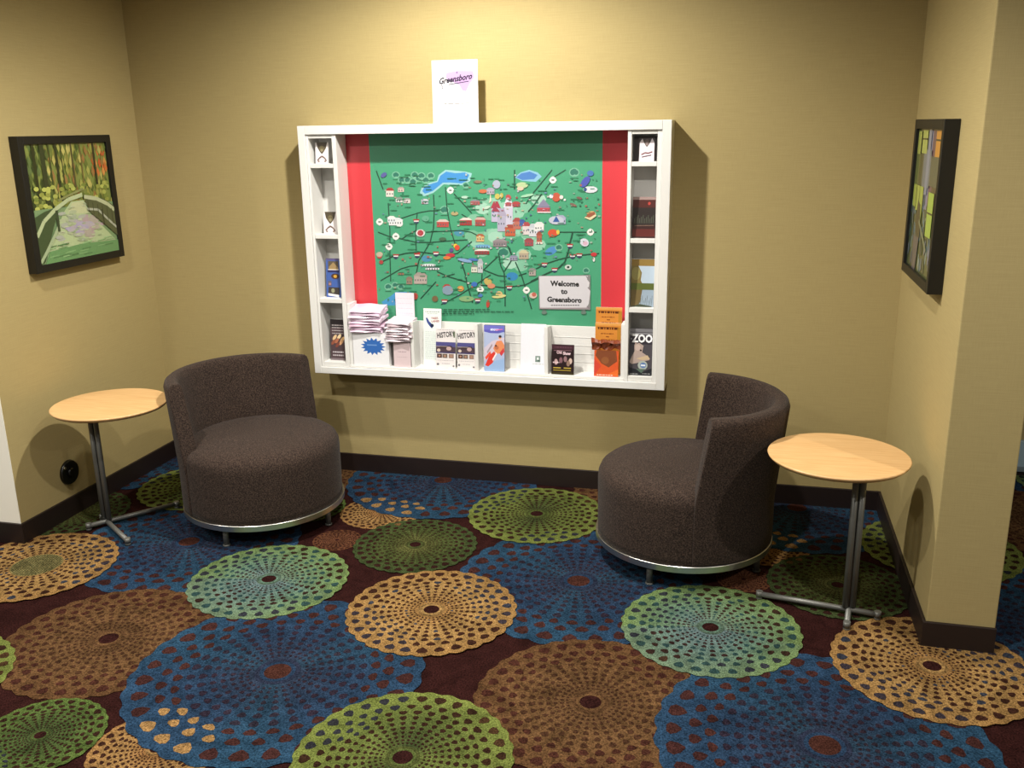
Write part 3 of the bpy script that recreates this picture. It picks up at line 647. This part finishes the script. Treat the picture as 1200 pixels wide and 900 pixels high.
s.build('map_panel', M_GLOSS, case)

# ------------------------------------------------------------ brochures and cards standing in the case
def card(name, label, cat, x0, x1, z0, ht, y, thick, art, tilt=6, group=None, edge='e4e0dc', rz=0, mt=None):
    """upright card: bottom front edge at (x, y, z0), leaning back by tilt degrees; art gets a unit square"""
    wd = x1-x0; s = Sheet(0, step=.00010, conv=lambda u, v: ((u-.5)*wd, v*ht))
    s.box(-wd/2, wd/2, 0, thick, 0, ht, lin(edge)); art(s)
    o = s.build(name, mt or M_PRINT, None, ((x0+x1)/2, y, z0), (math.radians(-tilt), 0, rz))
    return tag(o, label, cat, group)
def txl(s, x0, x1, y, wd, col, seed=1):   # a line of lettering too small to read
    r = random.Random(seed); x = x0
    while x < x1: l = (.04+.09*r.random()); s.line([(x, y), (min(x1, x+l), y)], wd, col); x += l+.03

def a_history(s):
    s.rect(0, 0, 1, 1, 'dcd6d6'); txl(s, .08, .92, .965, .012, 'a09aa0')
    s.text(.50, .84, .036, 'HISTORY', '2e2a30', .03, rot=.14, sx=.62)
    s.rect(0, .38, 1, .66, '4c4a80'); s.rect(0, .38, 1, .54, '4a3a44'); s.poly([(.2, .56), (.8, .57), (.86, .50), (.2, .50)], '3c2c30'); s.rect(0, .545, .6, .555, 'b8a8a0')
    s.ell(.14, .45, .09, .04, 'c8b8a8'); s.ell(.66, .50, .13, .05, 'b89c98'); s.rect(0, .38, 1, .41, '3a3460')
    for x, c in ((.18, '4a3430'), (.46, '6c5c50'), (.78, '8c7468')): s.rect(x-.13, .26, x+.13, .365, c); s.ell(x, .31, .06, .025, 'a8806c')
    txl(s, .1, .9, .20, .012, 'b0acb0', 3); txl(s, .3, .7, .12, .012, '9c98a0', 4); s.ell(.10, .10, .06, .028, '6c6a70'); s.ell(.9, .06, .05, .022, '6c6a70')
def a_history2(s): a_history(s); s.rect(.90, .78, .97, .93, '5c6a50')
def a_leaf(s):
    s.rect(0, 0, 1, 1, 'dfe6e2'); s.line([(0, .995), (1, .995)], .01, 'f4f8f4')
    txl(s, .1, .9, .945, .012, '8a9690'); txl(s, .2, .8, .915, .008, 'a8b0ac', 2)
    s.poly([(.12, .84), (.20, .76), (.34, .70), (.46, .66), (.56, .70), (.46, .74), (.32, .78), (.22, .84)], '3c4c8c'); s.ell(.48, .71, .1, .03, '1c2440')
    s.text(.62, .835, .014, 'TREES', 'a02030', .02, rot=.06); s.text(.66, .785, .014, 'LANES', 'a02030', .02, rot=.06)
    for k in range(14): txl(s, .1, .9, .60-.035*k, .007, 'b4bcc0', k+5)
def a_sled(s):
    s.rect(0, 0, 1, 1, 'a8b4d4'); s.rect(0, .86, 1, 1, '6c6cc0'); s.poly([(0, .86), (.3, .83), (.7, .83), (1, .87), (1, .9), (0, .9)], '5a5ab0')
    s.text(.5, .915, .020, 'snow', 'dfe6ff', .03, shear=.2, sx=.9); s.line([(.55, .90), (.9, .92)], .02, 'd870a0')
    s.poly([(0, 0), (1, 0), (1, .30), (.5, .22), (0, .10)], '94b0d8'); s.poly([(0, .5), (.4, .66), (1, .75), (1, .4), (.4, .4), (0, .2)], 'c8bccc')
    s.poly([(.45, .5), (.62, .66), (.85, .68), (1, .58), (1, .42), (.6, .38)], 'd8885c'); s.ell(.78, .74, .07, .04, 'd89c78'); s.ell(.79, .765, .075, .028, '2c2028')
    s.poly([(.05, .12), (.25, .34), (.5, .44), (.6, .36), (.42, .18), (.2, .10)], 'd03a30'); s.poly([(.05, .30), (.3, .44), (.34, .38), (.1, .24)], 'e05038')
    s.poly([(.75, .40), (.96, .52), (1, .44), (.85, .34)], 'c83c44'); s.ell(.62, .52, .10, .045, 'b86a48'); s.line([(.42, .24), (.62, .40)], .05, 'ece4e4'); s.ell(.58, .56, .05, .022, '4c3430')
    s.line([(.4, .58), (.15, .40)], .05, '9c8c94')
def a_white(s):
    s.rect(0, 0, 1, 1, 'd8d8e0')
    s.rect(.60, .20, .80, .33, '6c8078'); s.rect(.66, .25, .74, .30, 'd8dcdc'); s.line([(.70, .23), (.78, .23)], .02, '34443c'); txl(s, .50, .94, .16, .012, '98a09c')
def a_show(s):
    s.rect(0, 0, 1, 1, '241418'); s.rect(0, .84, 1, .98, '40242e'); txl(s, .12, .9, .91, .04, '5c3c48')
    s.text(.34, .74, .020, 'Old', 'd8b8c0', .04, sx=.8); s.text(.68, .71, .020, 'Show', 'e8ccd4', .04, sx=.8); s.line([(.1, .80), (.9, .81)], .015, '98707c')
    for x, y, c in ((.2, .42, 'b89898'), (.42, .48, '7c5860'), (.62, .52, '8c6c70'), (.85, .46, 'c8b0a4'), (.75, .38, '8c7064')): s.ell(x, y, .08, .10, c)
    txl(s, .06, .35, .40, .04, 'e0c8cc', 4)
    s.line([(.08, .22), (.42, .22)], .035, 'b8a040'); s.line([(.55, .22), (.88, .22)], .035, 'b8a040'); s.line([(.08, .14), (.88, .14)], .03, 'a08c30'); s.rect(0, 0, 1, .08, '38301c')
def a_orange(s):
    s.rect(0, 0, 1, 1, 'cc8436'); s.rect(0, .88, 1, 1, 'd89a50'); s.rect(.86, 0, 1, .8, 'b07a28')
    txl(s, .1, .9, .73, .10, '5a2c10', 8); s.line([(.08, .79), (.9, .79)], .03, '7c4418'); txl(s, .22, .72, .48, .05, '8a4c1c', 9); txl(s, .42, .54, .33, .05, '8a4c1c', 2); txl(s, .22, .78, .18, .05, '8a4c1c', 6)
def a_red(s):
    s.rect(0, 0, 1, 1, 'd2562a'); s.poly([(.1, 1), (.9, 1), (.95, .6), (.6, .35), (.3, .5), (.05, .8)], '7c4428'); s.poly([(0, 0), (.3, .4), (0, .7)], 'cc4434'); s.poly([(.6, .1), (1, .3), (1, .0)], 'e06a2c')
    s.ell(.45, .62, .16, .14, '8c5430'); txl(s, .12, .8, .05, .03, 'e8d0c0')
def a_bear(s):
    s.rect(0, 0, 1, 1, 'e0d8d8'); s.poly([(.08, 1), (.92, 1), (.82, .72), (.64, .54), (.5, .44), (.36, .54), (.18, .72)], '4a4030'); s.ell(.5, .70, .18, .15, '6c6244'); s.ell(.5, .62, .1, .07, '8c8468'); s.ell(.43, .74, .03, .025, '20180c'); s.ell(.58, .74, .03, .025, '20180c')
    s.line([(.15, .14), (.32, .26), (.5, .34), (.7, .26), (.86, .12)], .08, '6a5450'); s.ell(.25, .10, .08, .05, '8a7874'); s.ell(.75, .10, .08, .05, '8a7874')
def a_jersey(s):
    s.rect(0, 0, 1, 1, '3c3432'); s.poly([(.02, 0), (.04, .80), (.20, .97), (.30, .80), (.5, .60), (.70, .80), (.82, .98), (.97, .80), (.98, 0)], 'dcd4da')
    s.ell(.5, .80, .16, .15, '5c4c4a'); s.ell(.5, .76, .09, .08, '8c7c7a'); s.line([(.16, .28), (.4, .36), (.6, .34), (.86, .40)], .06, '6a343c'); s.line([(.2, .18), (.8, .26)], .05, '503440')
def a_blue(s):
    s.rect(0, 0, 1, 1, '3f5ca0'); s.rect(0, .95, 1, 1, '58507c'); s.rect(.15, .70, .85, .93, '5c5040'); s.poly([(.2, .78), (.5, .90), (.85, .76), (.85, .72), (.2, .72)], '988058'); s.rect(.15, .70, .85, .725, 'd8c8b0'); s.rect(.1, .64, .9, .69, '2c2c58')
    s.ell(.62, .54, .28, .075, '4c3428'); s.ell(.62, .54, .12, .04, 'c89838'); s.rect(.12, .28, .36, .42, '5a5868'); s.ell(.25, .34, .08, .03, 'a87878')
    s.poly([(.12, .10), (.15, .26), (.9, .25), (.9, .06)], '3a3430'); s.ell(.45, .17, .12, .06, '8c8c70'); s.poly([(.12, .04), (.85, .0), (.85, .06), (.12, .10)], 'd8d4d4')
def a_food(s):
    s.rect(0, 0, 1, 1, '4c3c40'); s.rect(0, .8, 1, 1, '2a2426')
    for y in (.86, .80, .73, .66): txl(s, .12, .92, y, .022, 'b8b0b0', int(y*100))
    for x, y, c in ((.3, .56, 'd8b88c'), (.62, .58, 'e0c89c'), (.85, .52, 'd8b078'), (.45, .48, 'a8684c'), (.2, .44, '8c503c'), (.75, .44, 'c89870'), (.5, .38, '7c4438')): s.ell(x, y, .16, .05, c, rot=.3)
    txl(s, .15, .9, .20, .035, 'c0b8bc', 4); txl(s, .15, .9, .12, .035, 'b0a8ac', 5); s.rect(0, 0, 1, .05, '706468')
def a_darkred(s):
    s.rect(0, 0, 1, 1, '38201e'); s.rect(0, .93, 1, 1, '9c8480'); s.rect(0, .30, 1, .74, '2c2422'); s.rect(0, .74, 1, .93, '4c2420'); s.ell(.72, .84, .06, .04, 'b04038')
    for i in range(12): s.line([(.08+.075*i, .36), (.10+.075*i, .48+.04*(i % 3))], .02, '5c6454')
    s.rect(0, .04, 1, .22, '5a2622'); s.line([(.1, .30), (.95, .31)], .02, '70584c')
def a_scene(s):
    s.rect(0, 0, 1, 1, '8c98a8'); s.rect(0, .86, 1, 1, '8a7038'); s.rect(0, .50, 1, .86, 'b0c0d0'); s.poly([(0, .46), (0, .86), (.3, .86), (.46, .72), (.42, .56), (.5, .48)], '7a6a3c'); s.ell(.2, .70, .2, .14, '8c8450')
    s.rect(0, .36, 1, .50, '56602c'); s.rect(0, 0, 1, .36, '94a4b4'); s.poly([(0, 0), (0, .36), (.5, .36), (.42, .1), (.3, 0)], '6c5c38'); s.poly([(0, .0), (.4, .06), (.9, .02), (.95, .0)], '3c4434')
    for i in range(9): s.line([(.35+.07*i, .02), (.38+.07*i, .14+.05*(i % 3))], .015, '4c5444')
def a_zoo(s):
    s.rect(0, 0, 1, 1, '4a464c'); s.rect(0, .93, 1, 1, '77767a'); s.rect(0, .88, 1, .91, '8c8c90'); s.rect(0, .67, 1, .88, '322e36')
    s.text(.56, .785, .050, 'ZOO', 'f4f4f6', .04, sx=.80); txl(s, .04, .12, .86, .02, 'c0c0c0'); txl(s, .04, .12, .78, .02, 'a0a0a0')
    s.poly([(.0, .28), (.12, .42), (.22, .52), (.2, .66), (.42, .70), (.62, .64), (.56, .50), (.75, .44), (.9, .34), (.6, .30), (.3, .26), (.1, .24)], 'b09c94'); s.ell(.36, .60, .12, .07, 'c4b0a8'); s.ell(.27, .69, .04, .025, 'a89088'); s.ell(.5, .54, .05, .02, '3c3030')
    s.poly([(.3, .36), (.8, .44), (.92, .36), (.6, .33)], 'c8b090')
    s.ell(.6, .22, .22, .10, 'a8b0a8'); s.ell(.62, .22, .14, .06, '5c7cb0'); s.line([(.52, .22), (.72, .22)], .035, 'dfe4ec'); s.poly([(0, .17), (.3, .13), (.55, .06), (.8, .12), (1, .16), (1, 0), (0, 0)], '22242a'); s.poly([(.3, .14), (.7, .14), (.55, .05)], '54685c'); txl(s, .05, .4, .03, .012, 'a8a8a8'); txl(s, .6, .95, .04, .012, 'a8a8a8')
def a_pink(s): s.rect(0, 0, 1, 1, 'd8c4c8'); txl(s, .25, .75, .62, .03, '98848c'); txl(s, .2, .8, .40, .02, 'b8a4ac', 3)
def a_tall(s):
    s.rect(0, 0, 1, 1, 'e4d8e2')
    for k in range(8): txl(s, .1, .9, .92-.07*k, .008, 'cfc2d0', k)

FY = -.128; RZ = .617
card('history_brochure', 'HISTORY brochure with a purple photo, the left one of the pair', 'brochure', -.737, -.637, RZ, .195, FY+.012, .006, a_history2, group='HISTORY brochures')
card('history_brochure', 'HISTORY brochure with a purple photo, the right one of the pair', 'brochure', -.628, -.536, RZ, .195, FY+.012, .006, a_history, group='HISTORY brochures')
card('tall_leaflet', 'tall pale narrow leaflet with blue emblem, left of the HISTORY brochures', 'leaflet', -.808, -.716, RZ, .285, FY+.034, .003, a_leaf, tilt=6)
card('sled_brochure', 'thick blue brochure with sledding figures in orange and red', 'brochure', -.489, -.388, RZ, .222, FY, .018, a_sled, tilt=4, edge='46425c')
card('white_card', 'plain white upright card with a small grey emblem, in the third rack bay', 'card', -.318, -.196, RZ, .228, FY+.03, .002, a_white, tilt=9)
card('show_brochure', 'small dark brochure with pale lettering and yellow lines, rack bay on the right', 'brochure', -.158, -.052, RZ, .142, FY, .012, a_show, tilt=5, edge='2a2020')
card('orange_brochure', 'taller orange brochure with dark headline, rearmost of the orange stack', 'brochure', .042, .164, RZ+.004, .312, FY+.055, .004, a_orange if False else (lambda s: (s.rect(0, 0, 1, 1, 'cc8436'), setattr(s, 'conv', (lambda c: (lambda u, v: c(u, .72+.28*v)))(s.conv)), a_orange(s))), tilt=2)
card('orange_brochure', 'shorter orange brochure with dark headline, in front of the taller one', 'brochure', .042, .162, RZ+.002, .243, FY+.043, .004, lambda s: (s.rect(0, 0, 1, 1, 'cc8436'), setattr(s, 'conv', (lambda c: (lambda u, v: c(u, .60+.40*v)))(s.conv)), a_orange(s)), tilt=2)
card('red_brochure', 'red orange picture brochure at the front of the rightmost rack bay', 'brochure', .044, .158, RZ, .122, FY+.004, .008, a_red, tilt=4, edge='8c3a20')
# crumpled flap
m = MB(); rnd2 = random.Random(4); nx = 10; vs = []; fs = []
for j in range(4):
    for i in range(nx):
        vs.append(((i/(nx-1)-.5)*.134+(j == 3)*-.004, -.006*math.sin(i*1.7+j)+.004*rnd2.random()-(.012 if j == 2 else 0), .012*rnd2.random()+j*.017-(.012*(i/(nx-1)) if j == 3 else 0)))
fs = [(j*nx+i, j*nx+i+1, (j+1)*nx+i+1, (j+1)*nx+i) for j in range(3) for i in range(nx-1)]
m.add(vs, fs, smooth=False)
o = m.build('crumpled_flap', M_PLATE, None, (.099, -.112, .738)); sd = o.modifiers.new('solid', 'SOLIDIFY'); sd.thickness = .001
tag(o, 'crumpled brown wrapper bent over the red orange brochure', 'wrapper')

CY = -.128
card('bear_leaflet', 'small white leaflet with dark animal head, top cubby of left column', 'leaflet', -1.302, -1.236, 1.5945, .098, -.115, .003, a_bear, tilt=7, group='animal head leaflets')
card('bear_leaflet', 'small white leaflet with dark animal head, second cubby of left column', 'leaflet', -1.294, -1.224, 1.2615, .104, -.095, .003, a_bear, tilt=7, group='animal head leaflets')
card('blue_brochure', 'blue brochure with four little pictures, third cubby of left column', 'brochure', -1.300, -1.222, .9495, .190, -.100, .006, a_blue, tilt=6)
card('food_brochure', 'dark brochure with food photo, bottom cubby of left column', 'brochure', -1.299, -1.222, .6285, .205, -.100, .010, a_food, tilt=5, edge='2c2628')
card('jersey_leaflet', 'small white jersey-shaped leaflet on dark card, top cubby of right column', 'leaflet', .232, .300, 1.5945, .100, -.115, .003, a_jersey, tilt=7, edge='302a28')
card('dark_brochure', 'dark red brochure filling the second cubby of right column', 'brochure', .209, .310, 1.2615, .180, -.115, .012, a_darkred, tilt=5, edge='8c7470')
card('landscape_brochure', 'brochure with riverside landscape photos, third cubby of right column', 'brochure', .208, .311, .9495, .215, -.112, .006, a_scene, tilt=5)
card('zoo_brochure', 'dark ZOO brochure with pale animal photo, bottom cubby of right column', 'brochure', .208, .311, .6285, .218, -.120, .016, a_zoo, tilt=4, edge='4c4a50')
# dark sheet standing in for the shade in the top right cubby
card('shade_card', 'dark sheet standing in for the shade behind the jersey leaflet in the top right cubby', 'card', .208, .306, 1.5945, .105, -.095, .002, lambda s: s.rect(0, 0, 1, 1, '3a3230'), tilt=4)

# welcome card on top
def a_top(s):
    s.rect(0, 0, 1, 1, 'cfcdcd')
    s.poly([(.32, .80), (.55, .83), (.90, .82), (.93, .72), (.82, .62), (.74, .50), (.66, .52), (.60, .60), (.44, .66), (.30, .72)], 'b090bc')
    s.text(.50, .70, .036, 'Greensboro', '140c24', .035, shear=.45, rot=.13, sx=.88); s.line([(.36, .615), (.80, .66)], .014, '2c2438'); s.star(.55, .80, .03, .012, 5, '5a5068', sy=.8)
    s.line([(.2, .62), (.24, .56), (.2, .55)], .014, '50485c')
    txl(s, .26, .80, .315, .010, '606060'); txl(s, .44, .60, .225, .008, '707070', 5)
card('sign_card', 'white Greensboro card standing upright on top of the display case', 'sign', -.702, -.488, Z1+.0005, .272, -.125, .004, a_top, tilt=1.5, edge='f0eee8')

# white leaflet box and the piles of folded papers on it
bx = empty('leaflet_box', (-1.066, 0, RZ)); tag(bx, 'white leaflet box with a blue starburst, left end of the rack', 'box')
m = MB(); m.box(-.094, .094, -.133, -.131, 0, .165, lin('ebebef')); m.box(-.094, -.092, -.131, -.056, 0, .172); m.box(.092, .094, -.131, -.056, 0, .165); m.box(-.094, .094, -.131, -.056, .163, .165); m.box(-.092, .092, -.131, -.056, 0, .002)
m.build('box_body', M_PRINT, bx)
s = Sheet(-.1332); s.star(.012, .098, .066, .046, 15, '3468b4', sy=.68); txl(s, -.02, .045, .105, .006, '7098d0'); s.build('starburst', M_PRINT, bx)
def folded(x, y, z, wd, dp, th, rx, rz, col, bend):
    m = MB(); n = 8; vs = []
    for k, (yy, zz) in enumerate(((0, 0), (dp, 0), (dp, th), (dp*.5, th*1.05), (0, th*.8), (-.004, th*.4))):
        for i in range(n+1):
            u = i/n-.5; vs.append((u*wd, yy-.5*dp, zz+bend*(.25-u*u)+(.002*math.sin(9*u+k))))
    fs = [(k*(n+1)+i, k*(n+1)+i+1, ((k+1) % 6)*(n+1)+i+1, ((k+1) % 6)*(n+1)+i) for k in range(6) for i in range(n)]
    fs = [f[::-1] for f in fs] + [tuple(k*(n+1) for k in range(6)), tuple(k*(n+1)+n for k in range(6))[::-1]]
    c = lin(col); m.add(vs, fs, c)
    return m.build('folded_leaflet', M_PRINT, None, (x, y, z), (math.radians(rx), 0, math.radians(rz)))
rp = random.Random(9)
ORD = ['topmost', 'second from top', 'third from top', 'fourth from top', 'fourth from bottom', 'third from bottom', 'second from bottom', 'lowest']
for k in range(8):
    o = folded(-1.086+rp.uniform(-.006, .006), -.094+rp.uniform(-.006, .002), .790+k*.0145, .168+rp.uniform(-.008, .008), .092, .0115, 8+k*.6, rp.uniform(-9, 9), rp.choice(['dcc4d8', 'd2b8cc', 'e2d0e0', 'c8a8bc']), .007)
    tag(o, 'folded pinkish leaflet in the larger left pile on the starburst box, '+ORD[7-k], 'leaflet', 'leaflets piled left on the starburst box')
for k in range(8):
    o = folded(-.916+rp.uniform(-.005, .005), -.096+rp.uniform(-.006, .002), .748+k*.0128, .128+rp.uniform(-.010, .008), .090, .010, 6+k*.5, rp.uniform(-11, 11), rp.choice(['dccfd8', 'd0c2ca', 'e2d6de', 'b8a4ac']), .006)
    tag(o, 'folded whitish leaflet in the smaller pile beside the starburst box, '+ORD[7-k], 'leaflet', 'leaflets piled right of the starburst box')
card('upright_leaflet', 'white upright sheet standing behind the smaller leaflet pile', 'leaflet', -.957, -.860, .620, .352, -.0495, .0015, a_tall, tilt=0, edge='e4d8e2')
for k, (xa, xb, yy, c, lab) in enumerate(((-.950, -.862, -.128, a_pink, 'pinkish leaflet standing under the smaller leaflet pile, at the front'),
                       (-.968, -.870, -.112, lambda s: s.rect(0, 0, 1, 1, '54504e'), 'dark grey sheet standing in for the shaded gap beside the pinkish leaflet under the smaller pile'))):  # the dark sheet takes the place of the shadowed gap left of the pinkish leaflet
    card('standing_sheet', lab, 'leaflet', xa, xb, RZ, .122, yy, .008, c, tilt=1, edge='cfc0c6')
